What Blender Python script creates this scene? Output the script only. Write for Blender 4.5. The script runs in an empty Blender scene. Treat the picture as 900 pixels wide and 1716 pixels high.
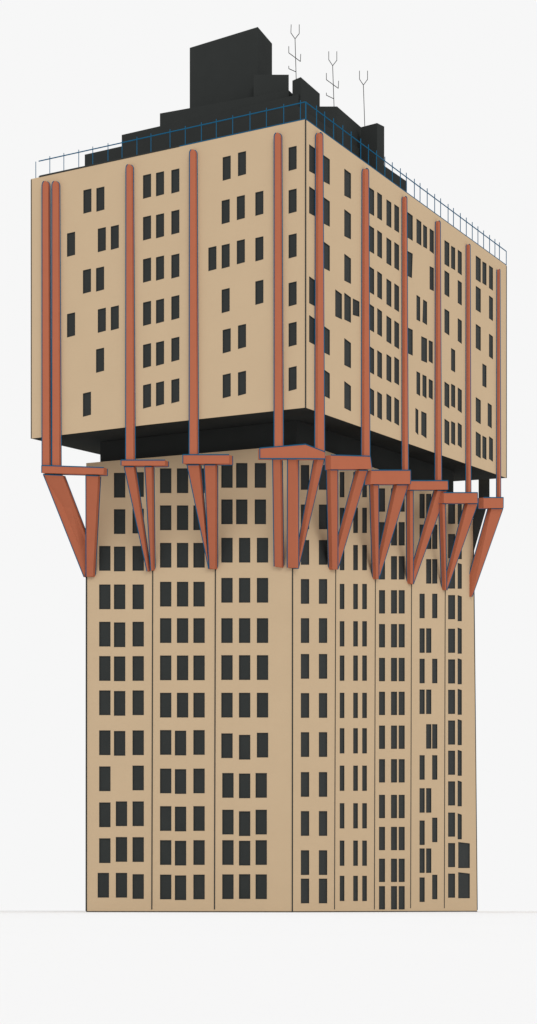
import bpy, math
from mathutils import Vector, geometry

# ------------------------------------------------------------------ scene
S = bpy.context.scene
C = S.collection
F = 3331.0          # focal length in survey pixels (900 px wide picture)
CX, YH = 450.0, 1522.0   # principal column, eye-level row
CAMZ = 0.55

def ray(px, py, D):
    """survey reading -> world point on the vertical plane at depth D"""
    return Vector(((px-CX)*D/F, D, CAMZ+(YH-py)*D/F))

# ------------------------------------------------------------------ materials
def mat(name, col, rough=0.8, spec=0.1, var=0.02, scale=0.6, bump=0.0):
    m = bpy.data.materials.new(name); m.use_nodes = True
    nt = m.node_tree; b = nt.nodes['Principled BSDF']
    b.inputs['Roughness'].default_value = rough
    b.inputs['Specular IOR Level'].default_value = spec
    tc = nt.nodes.new('ShaderNodeTexCoord')
    n = nt.nodes.new('ShaderNodeTexNoise'); n.inputs['Scale'].default_value = scale
    n.inputs['Detail'].default_value = 5
    nt.links.new(tc.outputs['Object'], n.inputs['Vector'])
    r = nt.nodes.new('ShaderNodeValToRGB')
    r.color_ramp.elements[0].position = 0.3; r.color_ramp.elements[1].position = 0.7
    r.color_ramp.elements[0].color = tuple(c*(1-var) for c in col)+(1,)
    r.color_ramp.elements[1].color = tuple(min(1, c*(1+var)) for c in col)+(1,)
    nt.links.new(n.outputs['Fac'], r.inputs['Fac'])
    nt.links.new(r.outputs['Color'], b.inputs['Base Color'])
    if bump:
        bp = nt.nodes.new('ShaderNodeBump'); bp.inputs['Strength'].default_value = bump
        n2 = nt.nodes.new('ShaderNodeTexNoise'); n2.inputs['Scale'].default_value = 9
        nt.links.new(tc.outputs['Object'], n2.inputs['Vector'])
        nt.links.new(n2.outputs['Fac'], bp.inputs['Height'])
        nt.links.new(bp.outputs['Normal'], b.inputs['Normal'])
    return m

BEIGE = mat('sand_render', (0.512, 0.382, 0.246), 0.95, 0.0, 0.012, 0.25, 0.03)
RED   = mat('terracotta_paint', (0.405, 0.127, 0.069), 0.9, 0.0, 0.02, 0.5)
BLUE  = mat('blue_steel', (0.014, 0.098, 0.185), 0.7, 0.0, 0.03, 2.0)
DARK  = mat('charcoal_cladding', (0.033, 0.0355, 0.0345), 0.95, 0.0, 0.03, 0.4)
FRAME = mat('window_frame_charcoal', (0.033, 0.0355, 0.0345), 0.9, 0.0, 0.03, 2.0)
GLASS = mat('dark_window_glass', (0.030, 0.033, 0.032), 0.5, 0.04, 0.05, 0.3)
GROUND = mat('pale_paving', (0.85, 0.85, 0.852), 0.95, 0.0, 0.004, 0.05)

# ------------------------------------------------------------------ mesh helpers
class MB:
    def __init__(self): self.v = []; self.f = []; self.mi = []
    def face(self, pts, mi=0):
        i = len(self.v); self.v += [tuple(p) for p in pts]
        self.f.append(tuple(range(i, i+len(pts)))); self.mi.append(mi)
    def prism(self, front, vec, mi=0):
        back = [p+vec for p in front]; n = len(front)
        i = len(self.v); self.v += [tuple(p) for p in front+back]
        self.f.append(tuple(range(i, i+n))); self.f.append(tuple(range(i+2*n-1, i+n-1, -1)))
        for k in range(n):
            j = (k+1) % n
            self.f.append((i+k, i+n+k, i+n+j, i+j))
        self.mi += [mi]*(n+2)
    def hex(self, lo, hi, mi=0):
        """solid between two loops of the same length"""
        n = len(lo); i = len(self.v); self.v += [tuple(p) for p in lo+hi]
        self.f.append(tuple(range(i+n-1, i-1, -1))); self.f.append(tuple(range(i+n, i+2*n)))
        for k in range(n):
            j = (k+1) % n
            self.f.append((i+k, i+j, i+n+j, i+n+k))
        self.mi += [mi]*(n+2)
    def tube(self, a, b, r, n=6, mi=0):
        a = Vector(a); b = Vector(b); d = (b-a)
        if d.length < 1e-5: return
        d.normalize()
        u = d.cross(Vector((0, 0, 1)));
        if u.length < 1e-3: u = d.cross(Vector((1, 0, 0)))
        u.normalize(); w = d.cross(u)
        lo = [a+(u*math.cos(t)+w*math.sin(t))*r for t in [2*math.pi*k/n for k in range(n)]]
        self.hex(lo, [p+(b-a) for p in lo], mi)
    def build(self, name, mats, parent=None):
        import bmesh
        me = bpy.data.meshes.new(name); me.from_pydata(self.v, [], self.f)
        if not isinstance(mats, (list, tuple)): mats = [mats]
        for m in mats: me.materials.append(m)
        for p, k in zip(me.polygons, self.mi): p.material_index = k
        bm = bmesh.new(); bm.from_mesh(me); bmesh.ops.recalc_face_normals(bm, faces=bm.faces)
        bm.to_mesh(me); bm.free()
        o = bpy.data.objects.new(name, me); C.objects.link(o)
        if parent is not None: o.parent = parent
        return o

# ------------------------------------------------------------------ plan of the tower
D0 = 256.0
P0 = ray(512, YH, D0)                               # near corner of the upper block
PL = ray(52, YH, D0/0.9244)
PR = ray(849, YH, D0/0.8146)
uL = (PL-P0); uL.z = 0; LL = uL.length; uL.normalize()
uR = (PR-P0); uR.z = 0; LR = uR.length; uR.normalize()
def on_px(px, fn, target):
    """depth on the sight plane px where the plan coordinate fn reaches target"""
    lo, hi = 200.0, 420.0
    for _ in range(60):
        m = (lo+hi)/2
        if fn(ray(px, YH, m)) < target: lo = m
        else: hi = m
    return ray(px, YH, (lo+hi)/2)
# overhangs of the block over the shaft
cR = lambda p: (p-P0).dot(uR)
S0 = on_px(490, cR, 6.0); S0 = ray(490, YH, S0.y)
SL = on_px(144.5, cR, 6.0)
SR = on_px(795, cR, 61.0)

class Wall:
    """vertical wall plane through a, b (plan); unprojects readings onto itself"""
    def __init__(self, a, b):
        self.a = Vector((a.x, a.y, 0)); self.u = Vector((b.x-a.x, b.y-a.y, 0)).normalized()
        n = Vector((self.u.y, -self.u.x, 0))
        if n.y > 0: n = -n
        self.n = n
    def pt(self, px, py, off=0.0):
        q = self.a + self.n*off
        d = Vector(((px-CX)/F, 1.0, 0))
        D = q.dot(self.n)/d.dot(self.n)
        return ray(px, py, D)
    def to2(self, p): return Vector(((p-self.a).dot(self.u), p.z))
    def to3(self, q, off=0.0): return self.a+self.u*q[0]+Vector((0, 0, q[1]))+self.n*off
BLW = Wall(P0, PL); BRW = Wall(P0, PR)
SLW = Wall(S0, SL); SRW = Wall(S0, SR)
GZ = 0.0

tower = bpy.data.objects.new('tower_block', None); C.objects.link(tower)
tower.location = (0, 0, 0)
tower['label'] = 'sand coloured high-rise tower with a wider upper block carried on terracotta struts'
tower['category'] = 'building'

# ------------------------------------------------------------------ window survey
def rects_bl():
    out = []
    k = 4.091
    z1 = [(163,364),(252,350),(262,628),(351,612),(51,660),(160,913),(250,898),(572,262),(661,245),(766,226),
          (572,548),(661,533),(766,508),(572,837),(661,823),(766,809)]
    z2 = [(51,190),(262,158),(351,142),(250,432),(160,734),(572,111),(661,95),(766,71),(572,401),(661,385),(766,357),
          (572,678),(661,661),(766,642)]
    z3 = [(218,138),(323,107),(211,436),(315,408),(442,379),(120,758),(211,741),(315,711),(442,691),(442,989),
          (670,71),(670,364),(670,671),(670,1000)]
    z4 = [(211,23),(218,299),(323,269),(218,607),(323,590),(670,254),(670,558)]
    for (ox, oy, L) in ((100,230,z1),(100,480,z2),(320,230,z3),(320,480,z4)):
        for (x, y) in L:
            X = ox+x/k; Y = oy+y/k
            out.append([(X,Y),(X,Y+39.1),(X+13.4,Y+35.5),(X+13.4,Y-3.1)])
    return out
def rects_br():
    out = []
    def add(ox, oy, k, x0, a, b, x1, c, d):
        out.append([(ox+x0/k,oy+a/k),(ox+x0/k,oy+b/k),(ox+x1/k,oy+d/k),(ox+x1/k,oy+c/k)])
    k = 4.091
    for (oy, y) in ((230,48),(230,336),(230,953),(480,196)):
        add(500,oy,k,74,y,y+184,117,y+30,y+207)
    for (oy, y) in ((230,152),(230,440),(230,745),(480,300),(480,597)):
        add(500,oy,k,167,y-34,y+148,215,y,y+173)
    for (oy, y) in ((230,215),(230,493),(230,798),(480,42),(480,354),(480,649)):
        add(500,oy,k,315,y,y+184,360,y+34,y+207)
    add(500,480,k,253,20,204,298,53,226); add(500,480,k,373,82,195,418,104,208)
    for oy, ys in ((230,(343,375,425,458)),(230,(603,636,686,718)),(230,(884,917,968,1001)),
                   (480,(118,149,199,233)),(480,(408,437,463,481)),(480,(692,719,734,758))):
        for (x0, x1), y in zip(((486,519),(541,573),(604,637),(658,690)), ys):
            add(500,oy,k,x0,y,y+176,x1,y+23,y+197)
    k = 4.5
    for r in ((102,68,260,142,97,286),(171,118,298,207,144,323),(221,162,329,250,183,346),(270,192,360,301,214,385),
              (270,477,650,301,492,665),(171,693,880,198,712,895),
              (382,280,461,418,304,484),(432,323,490,462,340,507),(482,352,523,512,374,546),(382,508,688,418,532,712),
              (482,581,753,512,602,774),(382,797,974,418,820,1000),(482,869,1040,512,890,1063),
              (618,396,576,655,423,601),(668,441,604,698,457,624),(718,470,641,747,491,662),(618,625,804,655,651,829),
              (718,698,870,747,719,891),(618,912,1092,655,938,1117)):
        add(660,340,k,*r)
    for q in ([(102,362),(102,549),(136,567),(142,383)],[(221,728),(216,898),(250,921),(250,747)]):
        out.append([(660+x/k,340+y/k) for x, y in q])
    for r in ((107,-4,189,142,13,207),(207,60,243,250,80,261),(263,90,247,293,103,267),(171,324,492,198,339,512),
              (216,349,507,246,363,531),(263,381,520,293,398,539),(163,601,780,184,617,806),(207,625,802,246,643,831),
              (432,149,315,462,168,333),(382,402,581,418,428,606),(432,418,585,462,435,602),(482,447,617,512,468,640),
              (382,682,862,418,708,886),(432,700,865,462,716,884),(482,710,880,512,732,904),
              (718,41,212,747,63,235),(668,266,433,698,284,450),(618,519,699,655,545,724),(708,562,733,738,582,756),
              (618,778,957,655,804,982),(668,810,975,698,826,993),(718,815,985,747,836,1007)):
        add(660,550,k,*r)
    return out
def R4(x, y, w, h): return [(x,y),(x,y+h),(x+w,y+h),(x+w,y)]
def rects_sl():
    out = []; w, h = 18.9, 41.4
    def col(x, ys):
        for y in ys: out.append(R4(x, y, w, h))
    col(166.3, (915,979.5,1042,1099.5,1157,1224,1284.4,1344.8,1404.9)); col(163.8, (1462.8,))
    col(191.1, (792.5,853.4,916,979.5,1043,1100,1158,1225)); col(194.2, (1343,1402.8,1462.8))
    col(222.2, (791.3,852.5,915,979.5,1042,1099.5,1157,1224,1283,1343,1403,1465))
    a = (784.9,847,909.8,975,1036,1098.5,1161)
    col(268.3, a+(1223.5,1288,1351,1408,1465.7)); col(296.6, a)
    col(293.2, (1224.5,1289,1351.8,1409,1467)); col(324.2, a+(1223.5,1288,1351,1408,1465.7))
    for x in (371,395.8,427): col(x, (776,837))
    for x in (371,400.6,430.6): col(x, (901.3,968.5,1036,1098,1161))
    col(371,(1229,)); col(400.6,(1231.5,)); col(430.6,(1228,))
    col(372.6,(1295.5,1357,1408,1465.3)); col(400.6,(1296.3,1359.6,1409,1465)); col(428.4,(1295.5,1357,1408,1465.3))
    return out
def rects_sr():
    out = []
    for x in (504.2, 534.4):
        for y in (779.3,845.5,905,970.4,1036,1096,1161.5,1227,1293.9,1359.3,1424.9,1472.4):
            out.append(R4(x, y, 13.8, 41.4))
    for x in (569.4, 592, 607.1):
        for y in (791,850.9,913.3,978.5,1041,1098.5,1161,1220.3,1283,1346,1408.6,1467.7):
            out.append(R4(x, y, 7.6, 42.3))
    for x in (635.2, 655.3, 668.2):
        for y in (818.4,875,932,989,1045.8,1102.5,1159.2,1215.9,1272.2,1332,1385.7,1439,1485):
            out.append(R4(x, y, 9.9, 39.1))
    x1, x2, x3, w, h = 703.1, 714.2, 724.3, 8.5, 41
    for y in (827.6, 879):
        for x in (x1,x2,x3): out.append(R4(x, y, w, h))
    for y, xs in ((937,(x2,x3)),(995,(x1,x3)),(1053,(x1,x2)),(1104,(x1,x3)),(1155.5,(x1,x2)),(1213.6,(x2,x3)),
                  (1265.6,(x1,x3)),(1320.9,(x1,x2)),(1375,(x1,)),(1370.3,(x3,)),(1421.8,(x1,x2)),(1470.5,(x1,)),(1466,(x3,))):
        for x in xs: out.append(R4(x, y, w, h))
    for y in (837.5,894.9,946,997.3,1053.6,1105,1156,1207.4,1258,1309.4,1361.7,1412.8,1464):
        out.append(R4(751, y, 11.5, 40.4))
    for y in (836.5,895):
        out.append([(767,y),(767,y+42),(773.8,y+42),(773.8,y+2)])
    for t, b in ((943.3,986.6),(997.3,1040.9),(1051.9,1095.4),(1103.2,1146.7),(1154.3,1197.8),(1205.2,1248.7),
                 (1256.6,1300.1),(1308,1351.2),(1363,1406.5)):
        out.append([(767,t),(767,b),(773.8,b),(773.8,t+2.2)])
    for t, b in ((1411.1,1454.7),(1461.7,1505.3)):
        out.append([(768,t),(768,b),(787.2,b),(787.2,t+2.3)])
    return out

# ------------------------------------------------------------------ walls with real openings
def wall_with_holes(mb, wall, outline, quads):
    """triangulated wall sheet, openings cut out; returns openings as 2-D loops"""
    o2 = [wall.to2(wall.pt(x, y)) for x, y in outline]
    h2 = [[wall.to2(wall.pt(x, y)) for x, y in q] for q in quads]
    V = list(o2); E = [(i, (i+1) % len(o2)) for i in range(len(o2))]
    for h in h2:
        i = len(V); V += h; E += [(i+k, i+(k+1) % len(h)) for k in range(len(h))]
    vs, es, fs, *_ = geometry.delaunay_2d_cdt(V, E, [], 0, 1e-5)
    def inside(p, poly):
        c = False; n = len(poly)
        for i in range(n):
            a, b = poly[i], poly[(i+1) % n]
            if (a[1] > p[1]) != (b[1] > p[1]) and p[0] < (b[0]-a[0])*(p[1]-a[1])/(b[1]-a[1])+a[0]: c = not c
        return c
    for f in fs:
        c = sum((vs[i] for i in f), Vector((0, 0)))/len(f)
        if not inside(c, o2) or any(inside(c, h) for h in h2): continue
        mb.face([wall.to3(vs[i]) for i in f])
    return h2

ytop = lambda px: 200+(512-px)*100/460 if px < 512 else 200+(px-512)*245/337
openings = []
# upper block: near corner top/bottom 200/683, left 300/735, right 445/801
ub = MB()
for w, q, o in ((BLW, rects_bl(), [(512,200),(52,300),(52,735),(250,711.5),(512,683)]),
                (BRW, rects_br(), [(512,200),(849,445),(849,801),(512,683)])):
    openings += [(w, h) for h in wall_with_holes(ub, w, o, q)]
zt = ray(0, 200, D0).z
bl_t = BLW.pt(52, 300); bl_b = BLW.pt(52, 735); br_t = BRW.pt(849, 445); br_b = BRW.pt(849, 801)
b0_t = BLW.pt(512, 200); b0_b = BLW.pt(512, 683)
bk_t = bl_t+br_t-b0_t; bk_b = bl_b+br_b-b0_b; bk_b.z += 1.0
ub.face([bl_t, bl_b, bk_b, bk_t]); ub.face([br_t, br_b, bk_b, bk_t])
ub.build('upper_wall', BEIGE, tower)
rf = MB(); rf.face([b0_t-Vector((0,0,.02)), bl_t-Vector((0,0,.02)), bk_t-Vector((0,0,.02)), br_t-Vector((0,0,.02))])
rf.build('roof', DARK, tower)
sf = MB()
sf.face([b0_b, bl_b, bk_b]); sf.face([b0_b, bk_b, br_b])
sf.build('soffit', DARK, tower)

# shaft
sh = MB()
base_l, base_0, base_r = 144.5, 490, 800
def foot(w, px):                     # reading of the wall foot (z = 0) at px
    D = w.pt(px, 0).y; return YH+CAMZ*F/D
lo = [(490,746.5),(144.5,776),(144.5,foot(SLW,144.5)),(490,foot(SLW,490))]
ro = [(490,746.5),(544,755),(566.7,763),(637,787.5),(792,843),(800,foot(SRW,800)),(490,foot(SRW,490))]
openings += [(SLW, h) for h in wall_with_holes(sh, SLW, lo, rects_sl())]
openings += [(SRW, h) for h in wall_with_holes(sh, SRW, ro, rects_sr())]
st = [SLW.pt(*p) for p in (lo[0], lo[1])]+[SRW.pt(*ro[4])]
sb = [SLW.pt(*lo[3]), SLW.pt(*lo[2]), SRW.pt(*ro[5])]
kt = st[1]+st[2]-st[0]; kb = sb[1]+sb[2]-sb[0]
sh.face([st[1], sb[1], kb, kt]); sh.face([st[2], sb[2], kb, kt])
sh.face([st[0]]+[SRW.pt(*p) for p in ro[1:5]]+[kt, st[1]])
sh.build('shaft_wall', BEIGE, tower)

# recessed dark storey between shaft and block
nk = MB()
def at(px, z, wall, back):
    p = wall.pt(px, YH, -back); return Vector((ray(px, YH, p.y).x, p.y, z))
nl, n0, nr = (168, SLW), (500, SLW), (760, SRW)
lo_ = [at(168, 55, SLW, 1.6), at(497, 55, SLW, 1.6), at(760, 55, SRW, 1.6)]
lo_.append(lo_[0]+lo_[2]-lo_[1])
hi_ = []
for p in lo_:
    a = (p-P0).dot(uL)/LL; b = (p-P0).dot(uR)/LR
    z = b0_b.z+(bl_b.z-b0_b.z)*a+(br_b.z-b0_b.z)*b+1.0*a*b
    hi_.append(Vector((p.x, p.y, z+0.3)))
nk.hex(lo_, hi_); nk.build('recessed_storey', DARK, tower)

# ------------------------------------------------------------------ windows
def inset(h, d):
    c = sum(h, Vector((0, 0)))/4
    xs = [p.x for p in h]; ys = [p.y for p in h]
    w = max(xs)-min(xs); t = max(ys)-min(ys)
    return [Vector((c.x+(p.x-c.x)*(1-2*d/w), c.y+(p.y-c.y)*(1-2*d/t))) for p in h]
def window_geo(fr, pn, w, h, fm=0, pm=0):
    i2 = inset(h, 0.09)
    of = [w.to3(p, 0.02) for p in h]; ob = [w.to3(p, -0.16) for p in h]
    nf = [w.to3(p, 0.02) for p in i2]; nb = [w.to3(p, -0.07) for p in i2]
    for k in range(4):
        j = (k+1) % 4
        fr.face([of[k], of[j], nf[j], nf[k]], fm)
        fr.face([of[k], of[j], ob[j], ob[k]], fm)
        fr.face([nf[k], nf[j], nb[j], nb[k]], fm)
    pn.face(nb, pm)
def area_px(w, h):
    P = [w.to3(p) for p in h]; q = [(p.x/p.y*F, p.z/p.y*F) for p in P]
    return abs(sum(q[i][0]*q[(i+1)%4][1]-q[(i+1)%4][0]*q[i][1] for i in range(4)))/2
openings.sort(key=lambda t: -area_px(*t))
print('windows', len(openings))
for w, h in openings[:100]:
    fr, pn = MB(), MB(); window_geo(fr, pn, w, h)
    f = fr.build('window', FRAME, tower); pn.build('pane', GLASS, f)
allw = MB()
for w, h in openings[100:]: window_geo(allw, allw, w, h, 0, 1)
o = allw.build('window', [FRAME, GLASS], tower); o['kind'] = 'stuff'
o['label'] = 'the many smaller dark windows of both facades'

# ------------------------------------------------------------------ structural frame
def shift_px(p, vec):
    q = p+vec
    a = Vector((CX+p.x/p.y*F, YH-(p.z-CAMZ)/p.y*F)); b = Vector((CX+q.x/q.y*F, YH-(q.z-CAMZ)/q.y*F))
    return b-a
def img(p): return Vector((CX+p.x/p.y*F, YH-(p.z-CAMZ)/p.y*F))
TR = 0.078
def member(name, pts, place, vec, m=RED, trim=True, skip=()):
    """solid member: surveyed outline pts, place(k, x, y) -> point on the outer face, vec = real thickness"""
    P = [place(k, x, y) for k, (x, y) in enumerate(pts)]
    cx = sum(p[0] for p in pts)/len(pts); cy = sum(p[1] for p in pts)/len(pts)
    s = shift_px(sum(P, Vector())/len(P), vec)
    adj = []
    xmid = (max(p[0] for p in pts)+min(p[0] for p in pts))/2
    n = len(pts)
    for k, (x, y) in enumerate(pts):
        # outward image normal at the vertex
        a = Vector(pts[k-1]); b = Vector(pts[(k+1) % n]); c = Vector((x, y))
        e1 = (c-a); e2 = (b-c)
        nx = 0; ny = 0
        for e in (e1, e2):
            nn = Vector((e.y, -e.x))
            if nn.dot(c-Vector((cx, cy))) < 0 and nn.dot((c+a)/2-Vector((cx, cy)) if e is e1 else (c+b)/2-Vector((cx, cy))) < 0: nn = -nn
            elif nn.dot(((c+a)/2 if e is e1 else (c+b)/2)-Vector((cx, cy))) < 0: nn = -nn
            if e.length > 0: nn.normalize()
            if nn.x*s.x > 0.5*abs(s.x): nx = 1
            if nn.y*s.y > 0.5*abs(s.y): ny = 1
        adj.append((x-(s.x if nx else 0), y-(s.y if ny else 0)))
    P = [place(k, x, y) for k, (x, y) in enumerate(adj)]
    mb = MB(); mb.prism(P, vec); o = mb.build(name, m, tower)
    if trim:
        t = MB()
        cc = Vector((sum(p[0] for p in adj)/n, sum(p[1] for p in adj)/n))
        for k in range(n):
            if k in skip: continue
            j = (k+1) % n
            a = Vector(adj[k]); b = Vector(adj[j]); nn = Vector((b.y-a.y, a.x-b.x))
            if nn.dot((a+b)/2-cc) < 0: nn = -nn
            off = vec if nn.dot(s) > 0 else Vector((0, 0, 0))
            t.tube(P[k]+off, P[j]+off, TR, 4)
        t.build('edge_trim', BLUE, o)
    return o

def column(wall, x0t, x1t, x0b, x1b, yt, yb, d=0.5):
    r = (x1t-x0t)/2; cx = (x0t+x1t)/2
    pts = [(x0b, yb)]
    for k in range(9):
        a = math.pi*(1-k/8)
        pts.append((cx+r*math.cos(a), yt+r-r*math.sin(a)))
    pts.append((x1b, yb))
    # build explicitly: front face on the plane d outside the wall, sides back to the wall
    vec = -wall.n*(d)
    s = shift_px(wall.pt(cx, (yt+yb)/2, d), vec)
    lo = min(x0t, x0b); w = x1t-x0t
    adj = []
    for (x, y) in pts:
        tt = (x-cx)/r if y < yt+r+1 else (-1 if x < cx else 1)
        # squeeze toward the side the thickness does not cover
        if s.x > 0: x -= s.x*(tt+1)/2
        else: x -= s.x*(1-tt)/2
        adj.append((x, y))
    P = [wall.pt(x, y, d) for x, y in adj]
    mb = MB(); mb.prism(P, vec); o = mb.build('column', RED, tower)
    t = MB(); n = len(P)
    left = vec if s.x < 0 else Vector((0, 0, 0)); right = vec if s.x > 0 else Vector((0, 0, 0))
    top = Vector((0, 0, 0))
    for k in range(n-1):
        off = left if k < 4 else right
        off = off*1.0
        if off.length > 0: off = off-off.normalized()*0.04
        t.tube(P[k]+off, P[k+1]+off, TR, 4)
    t.build('edge_trim', BLUE, o)
    return o
for a in ((BLW,70.5,84,70.5,86,303,779.5),(BLW,87,100.5,87,103,303,781),(BLW,211,224,210.5,227,275,772),
          (BLW,317.5,330.5,317,333,250,763),(BLW,459.5,472.5,459.5,475,222,748.5),
          (BRW,528,541.2,527,544,222,769.5),(BRW,606,618,605,620,282,766),(BRW,673,682,673,684.3,329,789),
          (BRW,729,738,728.3,740,370,806),(BRW,780.5,788,780,789.3,409,826),(BRW,832,838,831.5,839.3,451,834)):
    column(*a)

def beam(wall, pts, th=0.9, off=0.7, skip=()):
    return member('cap_beam', pts, lambda k, x, y: wall.pt(x, y, off), -wall.n*th, skip=skip)
beam(BLW, [(70,780),(180,783.5),(180,797),(70,794.5)])
beam(BLW, [(203,771),(282.5,771),(282.5,782),(203,782)])
beam(BLW, [(306.5,762),(389.8,762),(389.8,779),(306.5,779)])
# corner cap: wraps the near corner of the block
o1 = MB()
cl = [(435.5,751),(512,744.5),(512,768.5),(435.5,768.5)]
cr = [(512,744.5),(544.5,757),(544.5,769),(512,768.5)]
def wp(w, x, y, off): return w.pt(x, y, off)
P1 = [wp(BLW,435.5,751,.6), BLW.pt(512,744.5,.6), BLW.pt(512,768.5,.6), wp(BLW,435.5,768.5,.6)]
apx = BLW.pt(512,744.5,.6)
P2 = [P1[1], wp(BRW,544.5,757,.6), wp(BRW,544.5,769,.6), P1[2]]
inn = (uL+uR).normalized()*1.0
lo = [P1[3], P1[2], P2[2], P2[2]+inn*0.8, P1[2]+inn, P1[3]+inn*0.8]
hi = [P1[0], P1[1], P2[1], P2[1]+inn*0.8, P1[1]+inn, P1[0]+inn*0.8]
o1.hex(lo, hi); oc = o1.build('cap_beam', RED, tower)
t = MB()
t.tube(P1[0], P1[1], TR, 4); t.tube(P1[1], P2[1], TR, 4); t.tube(P1[0], P1[3], TR, 4); t.tube(P1[3], P1[2], TR, 4); t.tube(P1[2], P2[2], TR, 4)
t.build('edge_trim', BLUE, oc)
beam(BRW, [(544.5,762.5),(620.5,764.5),(623.3,787),(544.8,787.5)])
beam(BRW, [(612.8,788),(688,788),(688,812.3),(611,812.3)])
beam(BRW, [(678.3,805.5),(750.7,805.5),(751,821.5),(678,821.5)])
beam(BRW, [(734.3,825.5),(800.3,825.5),(800.7,844),(735,844)])
beam(BRW, [(801.5,833.7),(843.5,833.7),(843.3,852.3),(801.5,852.3)])

def strut(tw, sw, tl, tr_, br_, bl_, th=0.6, m=RED, trim=True):
    pts = [tl, tr_, br_, bl_]
    def place(k, x, y):
        return tw.pt(x, y, 0.35) if k < 2 else sw.pt(x, y, 0.45)
    vec = -(tw.n)*th
    return member('strut', pts, place, vec, m, trim)
L = lambda *a: strut(BLW, SLW, *a)
Rr = lambda *a: strut(BRW, SRW, *a)

L((72.5,795),(108.8,796.5),(160,930),(144.8,967))
L((144,796.5),(168.6,797.3),(159.7,967.3),(144.3,967.3))
L((208,782),(227.8,782),(253,957.5),(246.3,958.5))
L((242.8,782),(258,782),(260,956.5),(252.5,957.3))
L((313.5,779),(337,779),(352,954.5),(349.8,954.5))
L((342.3,779),(364.7,779),(364.7,954.7),(350.5,954))
L((457,769),(473,769),(475.7,952),(459.5,950.5))
L((482,769),(500.3,769),(500.5,952.5),(481.5,952.5))
Rr((526,769),(543.5,769),(500.8,951),(492,951))
Rr((547.3,787.3),(566,787.3),(566.2,955),(550.5,955))
Rr((595.5,788),(616,788),(566.3,955),(551,955))
Rr((619.5,812.5),(634.5,812.5),(635,971),(624,971))
Rr((659,812.5),(684,812.5),(635,971),(624.5,971))
Rr((680.8,821.5),(692.5,821.5),(692.8,979),(681.5,978))
Rr((727,822),(749,822),(692.8,979.5),(682,978))
Rr((735.3,844),(746.3,844),(748.5,989),(740,989))
Rr((778,844),(800.5,844),(749,989.5),(740.5,989))
Rr((817.5,852.3),(843,852.3),(785.3,1000),(785.3,966))

# dark rear struts seen through the gap at the far corner
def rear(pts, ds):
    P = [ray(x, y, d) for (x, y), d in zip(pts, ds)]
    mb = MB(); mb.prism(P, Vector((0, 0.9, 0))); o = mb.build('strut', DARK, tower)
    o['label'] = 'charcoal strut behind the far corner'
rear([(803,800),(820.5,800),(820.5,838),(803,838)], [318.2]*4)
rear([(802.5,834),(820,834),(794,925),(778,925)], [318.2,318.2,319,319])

# ------------------------------------------------------------------ dark joints, edges, plinth
def vstrip(name, a, b, r):
    mb = MB()
    a = Vector(a); b = Vector(b)
    q = [Vector((-r,-r,0)),Vector((r,-r,0)),Vector((r,r,0)),Vector((-r,r,0))]
    mb.hex([a+v for v in q], [b+v for v in q]); return mb.build(name, DARK, tower)
for w, x0, y0, x1, y1 in ((SLW,256,956,254.5,1524),(SLW,361,954,359.5,1524),
                          (SRW,562.5,954,560.5,1524),(SRW,629,970,627.3,1524),(SRW,689.5,978,688,1522),(SRW,746,988,744.5,1522)):
    vstrip('wall_joint', w.pt(x1, y1, 0.0), w.pt(x0, y0, 0.0), 0.075)
vstrip('corner_trim', SLW.pt(490, 1528), SLW.pt(490.4, 950), 0.085)
vstrip('corner_trim', SLW.pt(144.6, 1527), SLW.pt(144.9, 967), 0.10)
vstrip('corner_trim', SRW.pt(799.8, 1525), SRW.pt(793.3, 870), 0.075)
vstrip('corner_trim', BLW.pt(512.3, 683.5), BLW.pt(512.3, 200.5), 0.085)
vstrip('corner_trim', BLW.pt(52.3, 735), BLW.pt(52.3, 301), 0.06)
vstrip('corner_trim', BRW.pt(848.7, 801), BRW.pt(848.7, 446), 0.07)
pl = MB()
for w, a, b in ((SLW,144.5,490),(SRW,490,800)):
    A = w.pt(a, foot(w,a), 0.04); B = w.pt(b, foot(w,b), 0.04); A.z = B.z = 0.0
    pl.prism([A, B, B+Vector((0,0,.13)), A+Vector((0,0,.13))], -w.n*0.1)
pl.build('plinth', DARK, tower)
cp = MB()
A = BLW.pt(66, ytop(66), 0.03); B = BLW.pt(300, ytop(300), 0.03)
cp.prism([A, B, B+Vector((0,0,.16)), A+Vector((0,0,.24))], -BLW.n*0.4)
cp.build('roof_coping', DARK, tower)

# ------------------------------------------------------------------ roof railing
zr = ray(0, 170.5, D0).z
zf = zt+0.02
rail = MB()
def edge_pt(w, px, z):
    p = w.pt(px, YH, -0.05); return Vector((p.x, p.y, z))
for w, a, b in ((BLW, 65, 512), (BRW, 512, 848.5)):
    rail.tube(edge_pt(w, a, zr), edge_pt(w, b, zr), 0.075, 6)
    rail.tube(edge_pt(w, a, zf+0.07), edge_pt(w, b, zf+0.07), 0.07, 6)
ro_ = rail.build('roof_railing', BLUE, tower)
for px in (60,83.5,107,132,155.5,181,204.5,229.5,253,285,310.5,337.5,362.5,390,419,446.5,475.5,503.5,512.5):
    mb = MB(); mb.tube(edge_pt(BLW, px, zf), edge_pt(BLW, px, zr+(0.02 if px < 62 or px > 510 else 0.35)), 0.055 if px < 510 else 0.08, 6)
    mb.build('post', BLUE, ro_)
for px in (530.5,544,559,574.5,588.5,604.5,617.5,631,645,657.5,671,681,694.5,704,716,728.5,738.5,751,760,771.5,781.5,
           791.5,801,810.5,820.5,829.5,837,848.5):
    mb = MB(); mb.tube(edge_pt(BRW, px, zf), edge_pt(BRW, px, zr+(0.6 if px < 845 else 0.0)), 0.065, 6)
    mb.build('post', BLUE, ro_)

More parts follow.
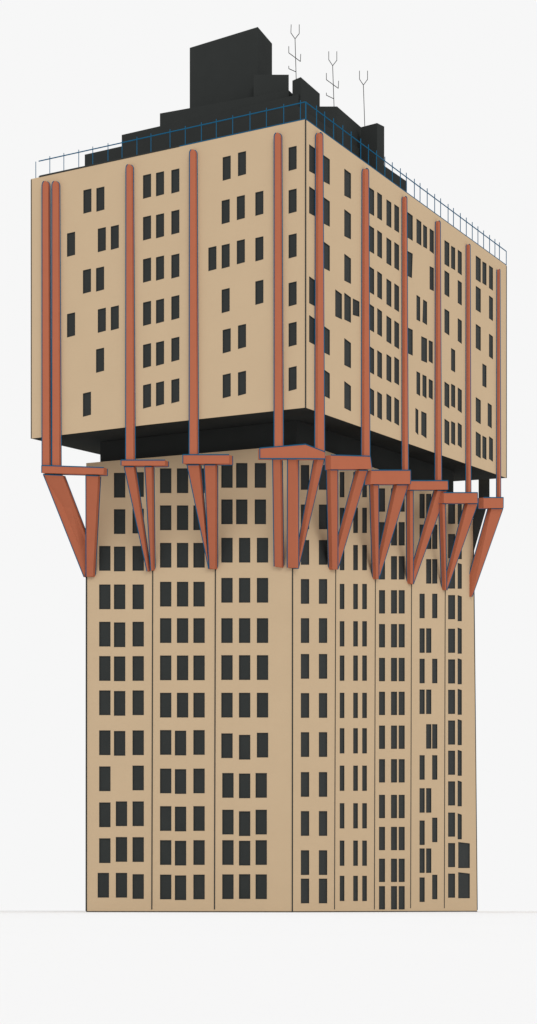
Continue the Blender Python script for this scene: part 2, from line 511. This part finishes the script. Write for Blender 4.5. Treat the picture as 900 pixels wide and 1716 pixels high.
# ------------------------------------------------------------------ rooftop volumes
def volume(name, pts, Dc, ci, back=None):
    z = ray(0, pts[ci][1], Dc).z
    top = []
    for (x, y) in pts:
        D = (z-CAMZ)*F/(YH-y); top.append(Vector(((x-CX)*D/F, D, z)))
    if back is None: top.append(top[0]+top[2]-top[1])
    else: top += [top[-1]+Vector((0, back, 0)), top[0]+Vector((0, back, 0))]
    mb = MB(); bot = [Vector((p.x, p.y, zt)) for p in top]
    mb.hex(bot, top); return mb.build(name, DARK, tower)
volume('rooftop_storey', [(142,259),(500,178),(682,304)], 270, 1)
volume('rooftop_storey', [(204,226),(500,158),(560,200)], 274, 1)
volume('rooftop_storey', [(268,190),(484,151),(512,178)], 277, 1)
volume('penthouse', [(318,80),(432,45),(456,73)], 284, 1)
volume('penthouse', [(425,125),(484,125)], 281, 1, 7)
volume('penthouse', [(490,135),(504,129),(536,157)], 274, 1)
volume('penthouse', [(515,178.3),(565,178.3),(605,213)], 279, 1)
volume('penthouse', [(605,213),(632,206),(644,212)], 283, 1)

# ------------------------------------------------------------------ aerials
def antenna(label, lines, D, foot_drop):
    o = bpy.data.objects.new('roof_antenna', None); C.objects.link(o)
    conv = lambda p: ray(450+p[0]/2, p[1]/2, D)
    bx = conv(lines[0][1][-1]); o.location = bx
    o['label'] = label; o['category'] = 'antenna'; o['group'] = 'antennas on the tower roof'
    for name, pl_ in lines:
        mb = MB(); P = [conv(p)-bx for p in pl_]
        if name == 'mast': P[-1] = P[-1]-Vector((0, 0, foot_drop))
        for a, b in zip(P, P[1:]): mb.tube(a, b, 0.055 if name == 'mast' else 0.05, 6)
        mb.build(name, DARK, o)
antenna('tallest forked antenna with cross arms, standing beside the big penthouse',
        [('mast',[(89,130),(93,262)]),('fork',[(76,82),(75,110),(89,130),(103,112),(103,82)]),
         ('cross_arm',[(68,155),(68,177),(107,206),(108,181)]),('side_arm',[(68,221),(68,230),(93,241)])], 275.5, 0.4)
antenna('middle forked antenna with cross arms, between two other antennas',
        [('mast',[(215,220),(220,356)]),('fork',[(202,172),(202,200),(215,220),(229,202),(229,172)]),
         ('cross_arm',[(194,245),(194,267),(234,296),(235,271)]),('side_arm',[(194,311),(194,319),(219,331)])], 281.0, 0.4)
antenna('plain forked antenna without cross arms, lowest of the three',
        [('mast',[(318,285),(323,422)]),('fork',[(305,237),(305,265),(318,285),(332,266),(332,237)])], 285.0, 0.4)

# ------------------------------------------------------------------ ground
g = MB(); R_ = 9000
g.face([Vector((-R_,-400,0)), Vector((R_,-400,0)), Vector((R_,2*R_,0)), Vector((-R_,2*R_,0))])
go = g.build('ground', GROUND); go['kind'] = 'structure'
go['label'] = 'plain off-white ground around the tower'

# ------------------------------------------------------------------ light: even overcast daylight
W = bpy.data.worlds.new('World'); S.world = W; W.use_nodes = True
bg = W.node_tree.nodes['Background']
bg.inputs['Color'].default_value = (0.930, 0.930, 0.930, 1); bg.inputs['Strength'].default_value = 1.0
sd = bpy.data.lights.new('sun', 'SUN'); sd.energy = 1.0; sd.angle = math.radians(25); sd.color = (1, 0.99, 0.97)
so = bpy.data.objects.new('sun', sd); C.objects.link(so)
el = math.radians(32); n = (BLW.n+BRW.n).normalized()
d = Vector((n.x*math.cos(el), n.y*math.cos(el), math.sin(el)))
so.rotation_euler = d.to_track_quat('Z', 'Y').to_euler()

# ------------------------------------------------------------------ camera
cd = bpy.data.cameras.new('camera'); cam = bpy.data.objects.new('camera', cd); C.objects.link(cam)
cam.location = (0, 0, CAMZ); cam.rotation_euler = (math.pi/2, 0, 0)
cd.sensor_fit = 'HORIZONTAL'; cd.sensor_width = 36; cd.lens = 36*F/900
cd.shift_x = 0; cd.shift_y = (YH-858)/900
cd.clip_start = 0.5; cd.clip_end = 40000
S.camera = cam
S.render.resolution_x = 537; S.render.resolution_y = 1024
S.view_settings.view_transform = 'Standard'; S.view_settings.look = 'None'
S.view_settings.exposure = 0; S.view_settings.gamma = 1
S.render.engine = 'CYCLES'
S.cycles.max_bounces = 8; S.cycles.diffuse_bounces = 5
